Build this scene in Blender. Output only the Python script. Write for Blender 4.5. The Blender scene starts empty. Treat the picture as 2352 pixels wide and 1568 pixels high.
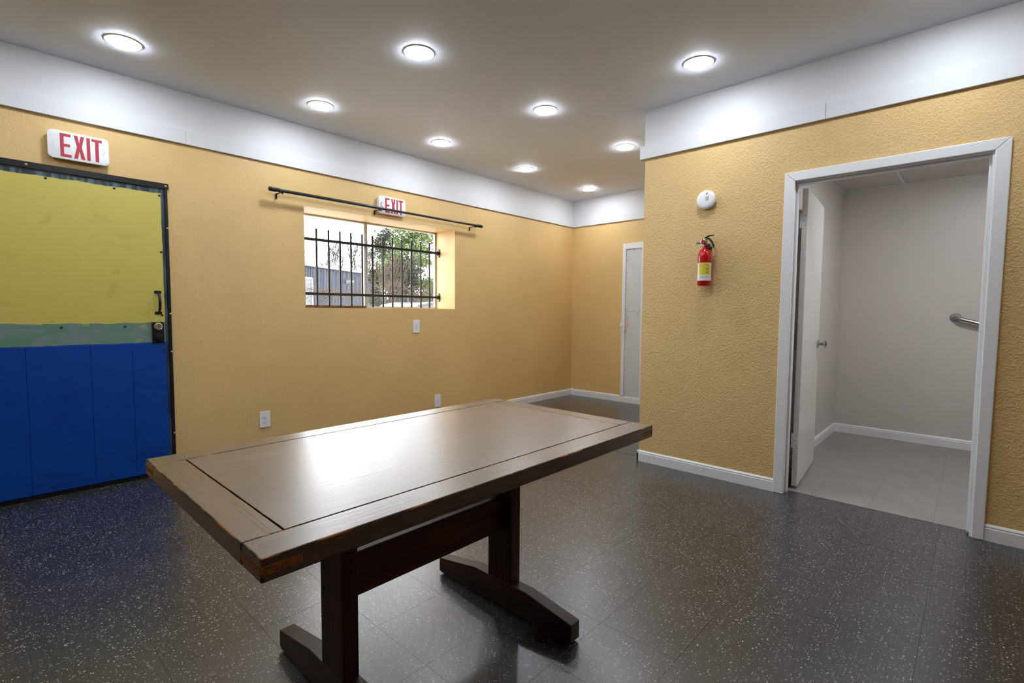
import bpy, bmesh, math, random
from mathutils import Matrix, Vector
random.seed(7)
C = bpy.context.scene.collection
PI = math.pi

# ------------------------------------------------------------------ camera, sky, exposure
YB, XC, YC, HC = 5.876, 2.319, 3.6353, 2.7705      # far wall, corner of the bathroom block, its face, ceiling
ZT, ZS, ZBB = 2.3985, 2.498, 0.0884                # frieze bottom, frieze board top, baseboard top
F_PX, YAW, PITCH, ROLL = 1145.966, 42.8736, -3.462, 0.3658
CAM = Vector((4.2781, 0.0, 1.2046))
_a, _b, _c = (math.radians(v) for v in (YAW, PITCH, ROLL))
FW = Vector((-math.sin(_a)*math.cos(_b), math.cos(_a)*math.cos(_b), math.sin(_b)))
_r = Vector((math.cos(_a), math.sin(_a), 0)); _u = _r.cross(FW)
RT = _r*math.cos(_c) + _u*math.sin(_c); UP = -_r*math.sin(_c) + _u*math.cos(_c)
cd = bpy.data.cameras.new('camera'); cam = bpy.data.objects.new('camera', cd); C.objects.link(cam)
cd.sensor_width = 36.0; cd.sensor_fit = 'HORIZONTAL'; cd.lens = F_PX*36.0/2352.0; cd.clip_start = 0.05; cd.clip_end = 400
cam.matrix_world = Matrix(((RT.x, UP.x, -FW.x, CAM.x), (RT.y, UP.y, -FW.y, CAM.y), (RT.z, UP.z, -FW.z, CAM.z), (0, 0, 0, 1)))
sc = bpy.context.scene
sc.camera = cam
vs = sc.view_settings
vs.view_transform = 'Standard'; vs.look = 'None'; vs.gamma = 1.0; vs.use_curve_mapping = False
vs.exposure = 0.12
SKY = 9.0          # overcast sky
LAMP = 120.0       # ceiling light lenses
w = bpy.data.worlds.new('overcast_sky'); sc.world = w; w.use_nodes = True
bg = w.node_tree.nodes['Background']; bg.inputs[0].default_value = (0.93, 0.96, 1.0, 1); bg.inputs[1].default_value = SKY
sc.cycles.max_bounces = 7; sc.cycles.diffuse_bounces = 5; sc.cycles.glossy_bounces = 3
sc.cycles.caustics_reflective = False; sc.cycles.caustics_refractive = False
sc.cycles.sample_clamp_indirect = 8.0; sc.cycles.use_light_tree = False; sc.cycles.adaptive_threshold = 0.02

def project(p):
    d = Vector(p) - CAM; z = d.dot(FW)
    if z < 0.05: return None
    return (1176 + F_PX*d.dot(RT)/z, 784 - F_PX*d.dot(UP)/z, z)

# ------------------------------------------------------------------ materials
def lin(c):
    f = lambda v: v/12.92 if v <= 0.04045 else ((v+0.055)/1.055)**2.4
    return tuple(f(v/255.0) for v in c) + (1.0,)

class NT:
    def __init__(s, name):
        s.m = bpy.data.materials.new(name); s.m.use_nodes = True; s.t = s.m.node_tree
        s.b = s.t.nodes['Principled BSDF']; s.o = s.t.nodes['Material Output']
    def n(s, typ, **kw):
        k = s.t.nodes.new(typ)
        for a, v in kw.items(): setattr(k, a, v)
        return k
    def l(s, a, b): s.t.links.new(a, b)
    def inp(s, sock, v):
        if hasattr(v, 'is_linked') or isinstance(v, bpy.types.NodeSocket): s.l(v, sock)
        else: sock.default_value = v
    def math(s, op, a, b=0.0, clamp=False):
        k = s.n('ShaderNodeMath', operation=op, use_clamp=clamp); s.inp(k.inputs[0], a); s.inp(k.inputs[1], b); return k.outputs[0]
    def mix(s, f, a, b):
        k = s.n('ShaderNodeMix', data_type='RGBA'); s.inp(k.inputs[0], f); s.inp(k.inputs[6], a); s.inp(k.inputs[7], b); return k.outputs[2]
    def mapv(s, vec, scale=(1, 1, 1), loc=(0, 0, 0), rot=(0, 0, 0)):
        k = s.n('ShaderNodeMapping'); s.l(vec, k.inputs[0]); k.inputs[1].default_value = loc; k.inputs[2].default_value = rot; k.inputs[3].default_value = scale; return k.outputs[0]
    def noise(s, vec, scale=5, detail=3, rough=0.5, dist=0.0):
        k = s.n('ShaderNodeTexNoise'); s.l(vec, k.inputs['Vector']); k.inputs['Scale'].default_value = scale; k.inputs['Detail'].default_value = detail
        k.inputs['Roughness'].default_value = rough; k.inputs['Distortion'].default_value = dist; return k.outputs['Fac']
    def vor(s, vec, scale=5, feature='F1'):
        k = s.n('ShaderNodeTexVoronoi', feature=feature); s.l(vec, k.inputs['Vector']); k.inputs['Scale'].default_value = scale; return k
    def ramp(s, f, lo, hi, smooth=True):
        k = s.n('ShaderNodeMapRange', interpolation_type='SMOOTHSTEP' if smooth else 'LINEAR'); s.l(f, k.inputs[0])
        k.inputs[1].default_value = lo; k.inputs[2].default_value = hi; return k.outputs[0]
    def obj(s): return s.n('ShaderNodeTexCoord').outputs['Object']
    def pos(s): return s.n('ShaderNodeNewGeometry').outputs['Position']
    def xyz(s, v):
        k = s.n('ShaderNodeSeparateXYZ'); s.l(v, k.inputs[0]); return k.outputs
    def bump(s, h, strength=0.3, dist=0.01, coat=False):
        k = s.n('ShaderNodeBump'); s.l(h, k.inputs['Height']); k.inputs['Strength'].default_value = strength; k.inputs['Distance'].default_value = dist
        s.l(k.outputs[0], s.b.inputs['Normal'])
        if coat: s.l(k.outputs[0], s.b.inputs['Coat Normal'])
    def set(s, color=None, rough=None, metal=None, spec=None, coat=None, coat_rough=None):
        for key, v in (('Base Color', color), ('Roughness', rough), ('Metallic', metal), ('Specular IOR Level', spec), ('Coat Weight', coat), ('Coat Roughness', coat_rough)):
            if v is not None: s.inp(s.b.inputs[key], v)
        return s.m

def plain(name, rgb, rough=0.5, metal=0.0, spec=0.5, var=0.06, vscale=14, bump=0.0, bscale=60):
    t = NT(name); c = lin(rgb); p = t.obj()
    d = tuple(max(0, v*(1-var*2)) for v in c[:3]) + (1,)
    t.set(t.mix(t.noise(p, vscale, 4), d, c), rough, metal, spec)
    if bump: t.bump(t.noise(p, bscale, 2), bump, 0.004)
    return t.m

def paint_wall(name, rgb, bump, scale, rough=0.45):
    t = NT(name); p = t.pos(); c = lin(rgb)
    big = t.noise(p, 1.3, 4, 0.6)
    d = tuple(v*0.95 for v in c[:3]) + (1,); e = tuple(min(1, v*1.03) for v in c[:3]) + (1,)
    col = t.mix(t.ramp(big, 0.3, 0.7), d, e)
    sp = t.ramp(t.noise(p, 38, 1, 0.4), 0.76, 0.80)                     # small dings
    col = t.mix(t.math('MULTIPLY', sp, 0.5), col, lin((150, 110, 60)))
    t.set(col, rough, 0, 0.4)
    a = t.ramp(t.noise(p, scale, 2, 0.55, 0.6), 0.42, 0.66); b = t.noise(p, scale*2.6, 2)
    t.bump(t.math('ADD', a, t.math('MULTIPLY', b, 0.35)), bump, 0.006)
    return t.m

M_YEL_A = paint_wall('yellow_paint_fine', (218, 184, 126), 0.16, 75)
M_YEL_C = paint_wall('yellow_paint_knockdown', (220, 186, 128), 0.42, 72)
M_CEIL = plain('ceiling_white', (234, 240, 250), 0.6, var=0.01, vscale=2)
M_WHITE = plain('white_trim_paint', (232, 233, 236), 0.35, var=0.02, vscale=6, bump=0.05, bscale=30)
M_FRIEZE = plain('white_frieze_paint', (218, 219, 223), 0.5, var=0.02, vscale=5)
M_BATHW = plain('bathroom_wall_paint', (204, 198, 193), 0.4, var=0.03, vscale=3, bump=0.06, bscale=45)
M_BATHDOOR = plain('bathroom_door_paint', (226, 222, 216), 0.25, var=0.02, vscale=4)
M_OUTER = plain('grey_render', (150, 150, 150), 0.8, bump=0.2)
M_BLACK = plain('black_metal', (30, 30, 33), 0.4, 0.3, var=0.2)
M_ROD = plain('gunmetal_rod', (58, 62, 66), 0.32, 0.7, var=0.1)
M_BAR = plain('dark_steel_bar', (48, 44, 42), 0.5, 0.5, var=0.2)
M_CHROME = plain('chrome', (205, 205, 208), 0.15, 1.0, var=0.02)
M_STEEL = plain('brushed_steel', (168, 166, 164), 0.3, 1.0, var=0.05)
M_BRASS = plain('brass_screw', (190, 170, 110), 0.35, 0.9)
M_PLASTIC = plain('white_plastic', (238, 239, 242), 0.35, var=0.01)
M_PLATE = plain('white_plate', (232, 234, 238), 0.3, var=0.01)
M_SLOT = plain('dark_slot', (40, 36, 34), 0.6)
M_GREYMARK = plain('grey_print', (120, 122, 126), 0.6)
M_VENT = plain('vent_shadow_grey', (74, 76, 80), 0.6)
M_FAINT = plain('faint_moulded_mark', (222, 223, 226), 0.4)
M_SIGN_RED = plain('sign_red', (178, 40, 62), 0.4, var=0.03)
M_RED = plain('extinguisher_red', (186, 14, 28), 0.16, 0.0, 0.6, var=0.03)
M_LABEL = plain('label_white', (232, 232, 226), 0.35, var=0.01)
M_LYEL = plain('label_yellow', (226, 208, 60), 0.35, var=0.06)
M_INK = plain('label_ink', (52, 54, 44), 0.5)
M_GPANEL = None
M_DARKGAP = plain('dark_gap', (16, 14, 13), 0.9)
M_ALU = plain('aluminium_frame', (205, 208, 210), 0.35, 0.6, var=0.03)
M_STICK = plain('brown_stick', (104, 70, 34), 0.6, var=0.25, vscale=30)

t = NT('window_glass'); tr = t.n('ShaderNodeBsdfTransparent'); gl = t.n('ShaderNodeBsdfGlossy'); gl.inputs['Roughness'].default_value = 0.02
fr = t.n('ShaderNodeFresnel'); gg = t.n('ShaderNodeNewGeometry'); t.l(t.math('SUBTRACT', 1.45, t.math('MULTIPLY', gg.outputs['Backfacing'], 1.45-1/1.45)), fr.inputs[0]); mx = t.n('ShaderNodeMixShader')
t.l(fr.outputs[0], mx.inputs[0]); t.l(tr.outputs[0], mx.inputs[1]); t.l(gl.outputs[0], mx.inputs[2]); t.l(mx.outputs[0], t.o.inputs[0]); M_GLASS = t.m

t = NT('light_lens'); t.b.inputs['Base Color'].default_value = (1, 1, 1, 1); t.b.inputs['Emission Color'].default_value = (0.86, 0.93, 1.0, 1); t.b.inputs['Emission Strength'].default_value = LAMP; M_LENS = t.m
t = NT('added_bathroom_lens'); t.b.inputs['Emission Color'].default_value = (0.95, 0.97, 1.0, 1); t.b.inputs['Emission Strength'].default_value = LAMP*2.6; M_LENS_B = t.m  # emission for the added, unseen bathroom lamp

# floor tiles: 12 inch squares, chips running alternately along x and y
TS, TX0, TY0 = 0.305, 2.655, 1.0
def tile_mat(name, base, dark, fleck, amount, rough, specv, wax=0.0):
    t = NT(name); p = t.pos(); x, y, z = t.xyz(p)
    warp = t.n('ShaderNodeTexNoise'); t.l(p, warp.inputs['Vector']); warp.inputs['Scale'].default_value = 160; warp.inputs['Detail'].default_value = 1
    wv = t.n('ShaderNodeVectorMath', operation='MULTIPLY_ADD'); t.l(warp.outputs['Color'], wv.inputs[0]); wv.inputs[1].default_value = (0.008, 0.008, 0); t.l(p, wv.inputs[2])
    def chips(scale, sx, sy, lo, hi, r):
        v = t.n('ShaderNodeTexVoronoi', voronoi_dimensions='2D'); t.l(t.mapv(wv.outputs[0], (sx, sy, 1)), v.inputs['Vector']); v.inputs['Scale'].default_value = scale
        cr_, cg_, cb_ = t.n('ShaderNodeSeparateColor'), None, None
        t.l(v.outputs['Color'], cr_.inputs[0])
        rad = t.math('MULTIPLY', t.ramp(cr_.outputs[0], lo, hi, False), r)
        dd = t.math('SUBTRACT', rad, v.outputs['Distance'])
        return t.math('MULTIPLY', t.ramp(dd, 0.0, 0.05), t.math('ADD', t.math('MULTIPLY', cr_.outputs[1], 0.7), 0.3))
    m = t.math('MAXIMUM', chips(66, 1.9, 1.0, amount, 1.15, 0.46), chips(74, 1.0, 1.9, amount, 1.15, 0.46))
    m2 = chips(150, 1.0, 1.0, 0.6, 1.2, 0.42)
    scuff = t.noise(p, 2.2, 5, 0.65, 0.4)
    col = t.mix(t.ramp(scuff, 0.35, 0.7), lin(dark), lin(base))
    col = t.mix(t.math('MULTIPLY', m2, 0.25), col, lin(fleck))
    col = t.mix(t.math('MULTIPLY', m, 0.9), col, lin(fleck))
    r = t.math('ADD', rough, t.math('MULTIPLY', t.math('SUBTRACT', scuff, 0.5), 0.06))
    t.set(col, r, 0, specv, wax, rough)
    t.bump(t.noise(p, 6, 2), 0.02, 0.003)
    return t.m
M_VCT = tile_mat('black_vinyl_tile', (46, 46, 48), (36, 36, 38), (205, 205, 207), 0.71, 0.31, 0.9, 0.4)
M_VCT_L = tile_mat('grey_vinyl_tile', (146, 142, 138), (134, 130, 126), (176, 174, 170), 0.7, 0.35, 0.45)
M_SUB = plain('tile_mastic', (18, 17, 16), 0.8)
M_SUB_L = plain('grey_mastic', (110, 106, 102), 0.8)

def wood(name, axis, light, dark, rough, specv=0.5, grain=1.0, coat=0.0, wear=0.0, wearcol=(150, 96, 44)):
    t = NT(name); p = t.obj()
    st = [26.0, 26.0, 26.0]; st[axis] = 1.6
    st2 = [150.0, 150.0, 150.0]; st2[axis] = 1.5
    st3 = [5.0, 5.0, 5.0]; st3[axis] = 1.1
    g1 = t.noise(t.mapv(p, tuple(st)), 1.0, 5, 0.6, 1.2)
    g2 = t.noise(t.mapv(p, tuple(st2)), 1.0, 3, 0.6, 0.2)
    bl = t.noise(t.mapv(p, tuple(st3)), 1.0, 3, 0.6, 0.8)
    f = t.math('ADD', t.math('MULTIPLY', g1, 0.6), t.math('MULTIPLY', bl, 0.4))
    col = t.mix(t.ramp(f, 0.36, 0.64), lin(dark), lin(light))
    col = t.mix(t.math('MULTIPLY', t.ramp(g2, 0.53, 0.64), 0.85), col, lin(tuple(v*0.45 for v in dark)))
    if wear > 0:
        sp = t.ramp(t.noise(p, 70, 2, 0.5), 0.70, 0.74)
        col = t.mix(t.math('MULTIPLY', sp, wear), col, lin(wearcol))
    t.b.inputs['Coat IOR'].default_value = 1.65
    t.set(col, t.math('ADD', rough, t.math('MULTIPLY', t.math('SUBTRACT', g1, 0.5), 0.2)), 0, specv, coat, rough*0.9)
    t.bump(t.math('ADD', g2, t.math('MULTIPLY', g1, 0.6)), 0.30*grain, 0.0014, coat > 0)
    return t.m
def worn(name, axis):
    t = NT(name); p = t.obj(); st = [60.0]*3; st[axis] = 14.0
    n = t.noise(t.mapv(p, tuple(st)), 1.0, 4, 0.65); g = t.noise(p, 9, 2)
    f = t.ramp(t.math('ADD', t.math('MULTIPLY', n, 0.6), t.math('MULTIPLY', g, 0.5)), 0.53, 0.64)
    t.set(t.mix(f, lin((48, 28, 17)), lin((172, 110, 50))), 0.5, 0, 0.3); t.bump(n, 0.4, 0.002)
    return t.m
WL, WD = (80, 51, 36), (44, 27, 19)
M_WX = wood('stained_pine_crosswise', 0, WL, WD, 0.30, coat=1.0, wear=0.5)
M_WY = wood('stained_pine_lengthwise', 1, WL, WD, 0.30, coat=1.0, wear=0.5)
M_WP = wood('stained_pine_panel', 1, (84, 64, 52), (46, 33, 26), 0.33, coat=1.0, wear=0.25)
M_WZ = wood('stained_pine_upright', 2, (70, 38, 18), (34, 17, 9), 0.48, 0.22)
M_WS = wood('stained_pine_stretcher', 1, (92, 44, 22), (40, 19, 11), 0.48, 0.25)
M_WF = wood('stained_pine_foot', 0, (70, 39, 21), (36, 19, 11), 0.42, 0.35)
M_TENON = wood('bare_tenon', 0, (140, 88, 40), (96, 58, 26), 0.55)
M_EX2 = wood('rubbed_foot_edge', 0, (96, 58, 30), (56, 31, 17), 0.45)
M_EZ2 = wood('rubbed_leg_edge', 2, (66, 38, 20), (36, 20, 12), 0.45)
M_EX, M_EY, M_EZ = worn('worn_edge_crosswise', 0), worn('worn_edge_lengthwise', 1), worn('worn_edge_upright', 2)

def door_paint():
    t = NT('door_paint'); p = t.pos(); x, y, z = t.xyz(p)
    nz = t.math('SUBTRACT', t.noise(t.mapv(p, (1, 6, 1)), 1.0, 3), 0.5)
    nb = t.math('SUBTRACT', t.noise(t.mapv(p, (1, 9, 9)), 1.0, 4, 0.6), 0.5)
    n3 = t.noise(t.mapv(p, (4, 4, 9)), 1.0, 4, 0.6, 0.8)
    zz = t.math('ADD', z, t.math('MULTIPLY', nz, 0.035))
    yellow = t.mix(t.ramp(n3, 0.58, 0.72), lin((202, 188, 96)), lin((186, 176, 86)))
    yellow = t.mix(t.math('MULTIPLY', t.ramp(t.noise(t.mapv(p, (20, 20, 30)), 1.0, 2), 0.72, 0.76), 0.3), yellow, lin((110, 100, 50)))
    green = t.mix(t.ramp(t.noise(t.mapv(p, (5, 5, 16)), 1.0, 3, 0.6, 1.0), 0.42, 0.62), lin((100, 140, 118)), lin((124, 138, 140)))
    green = t.mix(t.ramp(t.noise(t.mapv(p, (7, 7, 22), (5, 5, 5)), 1.0, 3), 0.60, 0.68), green, lin((146, 168, 92)))
    blue = t.mix(t.ramp(n3, 0.5, 0.75), lin((0, 64, 154)), lin((0, 56, 138)))
    blue = t.mix(t.math('MULTIPLY', t.ramp(t.noise(t.mapv(p, (9, 9, 14), (1, 4, 2)), 1.0, 3, 0.7), 0.62, 0.72), 0.25), blue, lin((10, 34, 76)))
    col = t.mix(t.ramp(zz, 1.104, 1.110), green, yellow)
    col = t.mix(t.ramp(t.math('ADD', z, t.math('MULTIPLY', nz, 0.012)), 0.966, 0.970), blue, col)
    ed = t.mix(t.ramp(t.noise(t.mapv(p, (30, 30, 4)), 1.0, 4), 0.4, 0.65), lin((44, 52, 62)), lin((92, 110, 118)))
    lowed = t.mix(0.6, ed, lin((6, 40, 70)))
    ed = t.mix(t.ramp(z, 0.95, 0.99), lowed, ed)
    e1 = t.ramp(t.math('ADD', y, t.math('MULTIPLY', nb, 0.014)), 0.930, 0.934)
    e2 = t.ramp(t.math('ADD', z, t.math('MULTIPLY', nb, 0.03)), 2.018, 2.022)
    col = t.mix(t.math('MAXIMUM', e1, e2), col, ed)
    t.set(col, 0.42, 0, 0.35)
    t.bump(t.noise(t.mapv(p, (5, 14, 60)), 1.0, 4), 0.12, 0.003)
    return t.m
M_DOOR = door_paint()

def grey_panel():
    t = NT('grey_board_paint'); p = t.pos(); x, y, z = t.xyz(p)
    n = t.noise(p, 16, 5, 0.7, 0.6)
    dx = t.math('ABSOLUTE', t.math('SUBTRACT', x, 0.885)); dz = t.math('ABSOLUTE', t.math('SUBTRACT', z, 1.07))
    d = t.math('ADD', t.math('DIVIDE', dx, 0.055), t.math('DIVIDE', dz, 0.17))
    f = t.ramp(t.math('ADD', d, t.math('MULTIPLY', t.math('SUBTRACT', n, 0.5), 1.6)), 1.05, 0.85)
    base = t.mix(t.noise(p, 7, 4), lin((196, 201, 204)), lin((212, 215, 217)))
    base = t.mix(t.math('MULTIPLY', t.ramp(t.noise(t.mapv(p, (24, 24, 6)), 1.0, 4), 0.66, 0.75), 0.35), base, lin((150, 148, 146)))
    brown = t.mix(t.noise(p, 70, 3), lin((150, 130, 112)), lin((236, 232, 226)))
    t.set(t.mix(f, base, brown), 0.5, 0, 0.35); t.bump(t.math('MULTIPLY', f, n), 0.5, 0.006)
    return t.m
M_GPANEL = grey_panel()

M_CONC = plain('concrete_yard', (200, 199, 197), 0.9, var=0.1)
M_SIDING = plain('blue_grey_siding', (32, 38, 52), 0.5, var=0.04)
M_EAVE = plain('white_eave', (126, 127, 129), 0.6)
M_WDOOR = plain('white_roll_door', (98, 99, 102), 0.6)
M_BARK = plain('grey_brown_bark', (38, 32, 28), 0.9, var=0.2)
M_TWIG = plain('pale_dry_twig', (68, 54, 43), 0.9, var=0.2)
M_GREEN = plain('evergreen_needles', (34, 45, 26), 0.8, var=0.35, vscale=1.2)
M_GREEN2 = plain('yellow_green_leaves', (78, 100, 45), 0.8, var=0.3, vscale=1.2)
M_GALV = plain('galvanised_wire', (72, 74, 74), 0.5, 0.3)
M_CAR = plain('grey_car_paint', (48, 51, 56), 0.25, 0.4, var=0.02)
M_CARGLASS = plain('car_glass', (60, 66, 72), 0.08, var=0.02)
M_RUBBER = plain('tyre_rubber', (22, 22, 22), 0.8)

# ------------------------------------------------------------------ mesh helpers
class MB:
    def __init__(s): s.v = []; s.f = []; s.m = []
    def add(s, vs_, fs, mat=0):
        o = len(s.v); s.v += [tuple(v) for v in vs_]; s.f += [tuple(i+o for i in f) for f in fs]; s.m += [mat]*len(fs); return s
    def box(s, x0, x1, y0, y1, z0, z1, mat=0):
        return s.add([(x0, y0, z0), (x1, y0, z0), (x1, y1, z0), (x0, y1, z0), (x0, y0, z1), (x1, y0, z1), (x1, y1, z1), (x0, y1, z1)],
                     [(0, 3, 2, 1), (4, 5, 6, 7), (0, 1, 5, 4), (1, 2, 6, 5), (2, 3, 7, 6), (3, 0, 4, 7)], mat)
    def prism(s, poly, fn0, fn1, mat=0):
        n = len(poly)
        return s.add([fn0(a, b) for a, b in poly] + [fn1(a, b) for a, b in poly], [tuple(range(n))[::-1], tuple(range(n, 2*n))] + [(i, (i+1) % n, n+(i+1) % n, n+i) for i in range(n)], mat)
    def slab(s, poly, w0, w1, mat=0):                       # polygon in local u,v extruded along w
        return s.prism(poly, lambda a, b: (a, b, w0), lambda a, b: (a, b, w1), mat)
    def tube(s, pts, rad, n=8, mat=0, cap=True):
        pts = [Vector(p) for p in pts]; rads = rad if isinstance(rad, (list, tuple)) else [rad]*len(pts); rings = []
        prev = None
        for i, p in enumerate(pts):
            d = (pts[min(i+1, len(pts)-1)] - pts[max(i-1, 0)]).normalized()
            a = prev if prev is not None else (Vector((0, 0, 1)) if abs(d.z) < 0.9 else Vector((1, 0, 0)))
            u = (a - d*a.dot(d)).normalized(); prev = u; v = d.cross(u)
            rings.append([p + (u*math.cos(2*PI*k/n) + v*math.sin(2*PI*k/n))*rads[i] for k in range(n)])
        fs = []
        for i in range(len(pts)-1):
            for k in range(n): fs.append((i*n+k, i*n+(k+1) % n, (i+1)*n+(k+1) % n, (i+1)*n+k))
        if cap: fs += [tuple(range(n))[::-1], tuple(range((len(pts)-1)*n, len(pts)*n))]
        return s.add([q for r in rings for q in r], fs, mat)
    def lathe(s, prof, o, ax, n=28, mat=0):                 # prof: (radius, height along ax)
        ax = Vector(ax).normalized(); a = Vector((0, 0, 1)) if abs(ax.z) < 0.9 else Vector((1, 0, 0))
        u = (a - ax*a.dot(ax)).normalized(); v = ax.cross(u); o = Vector(o); vs_ = []; fs = []
        for r, h in prof:
            for k in range(n): vs_.append(o + ax*h + (u*math.cos(2*PI*k/n) + v*math.sin(2*PI*k/n))*max(r, 1e-5))
        for i in range(len(prof)-1):
            for k in range(n): fs.append((i*n+k, i*n+(k+1) % n, (i+1)*n+(k+1) % n, (i+1)*n+k))
        fs += [tuple(range(n))[::-1], tuple(range((len(prof)-1)*n, len(prof)*n))]
        return s.add(vs_, fs, mat)
    def mesh(s, name, mats, bevel=0, seg=2, bevmat=None, angle=40):
        me = bpy.data.meshes.new(name); me.from_pydata(s.v, [], s.f)
        if not isinstance(mats, (list, tuple)): mats = [mats]
        for m in mats: me.materials.append(m)
        for i, m in enumerate(s.m): me.polygons[i].material_index = m
        bm = bmesh.new(); bm.from_mesh(me)
        bmesh.ops.recalc_face_normals(bm, faces=bm.faces)
        if bevel:
            es = [e for e in bm.edges if len(e.link_faces) == 2 and e.calc_face_angle(0) > 0.5]
            r = bmesh.ops.bevel(bm, geom=es, offset=bevel, segments=seg, affect='EDGES', profile=0.5, clamp_overlap=True)
            if bevmat is not None:
                for f in r['faces']: f.material_index = bevmat
        bm.to_mesh(me); bm.free()
        if bevel and angle == 40: angle = 15
        me.shade_smooth(); me.set_sharp_from_angle(angle=math.radians(angle))
        return me

def link(name, me, parent=None):
    o = bpy.data.objects.new(name, me); C.objects.link(o)
    if parent: o.parent = parent
    return o
def part(name, mb, mats, parent=None, bevel=0, seg=2, bevmat=None, angle=40, label=None):
    o = link(name, mb.mesh(name, mats, bevel, seg, bevmat, angle), parent)
    if label: o['label'] = label
    return o
def tag(o, label, cat, group=None, kind=None):
    o['label'] = label; o['category'] = cat
    if group: o['group'] = group
    if kind: o['kind'] = kind
    return o
def thing(name, label, cat, loc=(0, 0, 0), cols=None, group=None):
    o = bpy.data.objects.new(name, None); C.objects.link(o); o.empty_display_size = 0.1
    L = Vector(loc)
    if cols: o.matrix_world = Matrix([[cols[0][i], cols[1][i], cols[2][i], L[i]] for i in range(3)] + [[0, 0, 0, 1]])
    else: o.location = L
    return tag(o, label, cat, group)
def struct(name, mb, mats, label, parent=None, bevel=0, seg=2, angle=40):
    o = part(name, mb, mats, parent, bevel, seg, None, angle); o['kind'] = 'structure'; o['label'] = label
    return o
ON_A = ((0, 1, 0), (0, 0, 1), (1, 0, 0))       # u along +y, v up, w out of the window wall
ON_C = ((1, 0, 0), (0, 0, 1), (0, -1, 0))      # u along +x, v up, w out of the bathroom wall / far wall
ON_CEIL = ((1, 0, 0), (0, -1, 0), (0, 0, -1))
def rrect(x0, x1, y0, y1, r, n=5):
    p = []
    for cx, cy, a0 in ((x1-r, y1-r, 0), (x0+r, y1-r, 90), (x0+r, y0+r, 180), (x1-r, y0+r, 270)):
        for k in range(n+1):
            a = math.radians(a0+90*k/n); p.append((cx+r*math.cos(a), cy+r*math.sin(a)))
    return p
def rect(x0, x1, y0, y1): return [(x0, y0), (x1, y0), (x1, y1), (x0, y1)]
def circ(cx, cy, r, n=20): return [(cx+r*math.cos(2*PI*k/n), cy+r*math.sin(2*PI*k/n)) for k in range(n)]

# ------------------------------------------------------------------ room shell
XR, YN = 6.6, -2.6                 # walls outside the picture
WY0, WY1, WZ0, WZ1 = 1.966, 3.665, 1.2255, 2.10     # window opening
DY0, DY1, DZ1 = 0.045, 0.958, 2.056                 # painted door opening
m = MB()
m.box(-0.36, 0, YN-0.15, DY0, 0, HC); m.box(-0.36, 0, DY0, DY1, DZ1, HC); m.box(-0.36, 0, DY1, WY0, 0, HC)
m.box(-0.36, 0, WY0, WY1, 0, WZ0); m.box(-0.36, 0, WY0, WY1, WZ1, HC); m.box(-0.36, 0, WY1, YB+0.15, 0, HC)
struct('wall_left', m, M_YEL_A, 'yellow textured wall with the barred window')
struct('wall_far', MB().box(0, XC+0.12, YB, YB+0.15, 0, HC), M_YEL_A, 'far yellow wall with the narrow grey panel')
m = MB()
DX0, DX1, DZ2 = 3.362, 4.325, 2.068
m.box(XC, DX0, YC, YC+0.12, 0, HC); m.box(DX0, DX1, YC, YC+0.12, DZ2, HC); m.box(DX1, XR, YC, YC+0.12, 0, HC); m.box(XC, XC+0.12, YC+0.12, YB, 0, HC)
struct('wall_right', m, M_YEL_C, 'yellow knockdown-textured wall around the bathroom doorway')
struct('wall_rear', MB().box(0, XR, YN-0.15, YN, 0, HC), M_YEL_A, 'yellow wall behind the viewpoint')
struct('wall_side', MB().box(XR, XR+0.15, YN-0.15, YC+0.12, 0, HC), M_YEL_A, 'yellow side wall beside the viewpoint')
m = MB(); m.box(-0.36, XR+0.15, YN-0.15, YC+0.06, HC, HC+0.15); m.box(-0.36, XC+0.06, YC+0.06, YB+0.15, HC, HC+0.15)
struct('ceiling', m, M_CEIL, 'smooth white ceiling with recessed lights')

# floor: slab plus separate 12 inch tiles
m = MB(); m.box(-0.36, XR+0.15, YN-0.15, YC+0.11, -0.12, -0.0035); m.box(-0.36, XC+0.12, YC+0.11, YB+0.15, -0.12, -0.0035)
floor = struct('floor', m, M_SUB, 'speckled black vinyl tile floor')
def tile_mesh(x0, x1, y0, y1, z0, z1, mat, name):
    c = 0.0003
    return MB().add([(x0, y0, z0), (x1, y0, z0), (x1, y1, z0), (x0, y1, z0), (x0, y0, z1-c), (x1, y0, z1-c), (x1, y1, z1-c), (x0, y1, z1-c),
                     (x0+c, y0+c, z1), (x1-c, y0+c, z1), (x1-c, y1-c, z1), (x0+c, y1-c, z1)],
                    [(0, 1, 5, 4), (1, 2, 6, 5), (2, 3, 7, 6), (3, 0, 4, 7), (4, 5, 9, 8), (5, 6, 10, 9), (6, 7, 11, 10), (7, 4, 8, 11), (8, 9, 10, 11)]).mesh(name, mat)
G = 0.00025
cand = []
for i in range(-10, 15):
    for j in range(-13, 18):
        x0, y0 = TX0+i*TS, TY0+j*TS; x1, y1 = x0+TS, y0+TS
        x0, x1, y0, y1 = max(x0, -0.01), min(x1, XR), max(y0, YN), min(y1, YB+0.01)
        if (y0+y1)/2 > YC: x1 = min(x1, XC+0.02)
        elif y1 > YC+0.1: y1 = min(y1, YC+0.1)
        if x1-x0 < 0.01 or y1-y0 < 0.01: continue
        q = [project((x, y, 0)) for x, y in ((x0, y0), (x1, y0), (x1, y1), (x0, y1))]
        area = 0
        if all(q):
            q2 = [(min(max(a[0], -50), 2402), min(max(a[1], -50), 1618)) for a in q]
            area = abs(sum(q2[k][0]*q2[(k+1) % 4][1]-q2[(k+1) % 4][0]*q2[k][1] for k in range(4)))/2
        cand.append((area, x0, x1, y0, y1))
cand.sort(reverse=True)
full = tile_mesh(-TS/2+G, TS/2-G, -TS/2+G, TS/2-G, -0.0035, 0, M_VCT, 'tile')
rest = MB()
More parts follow.
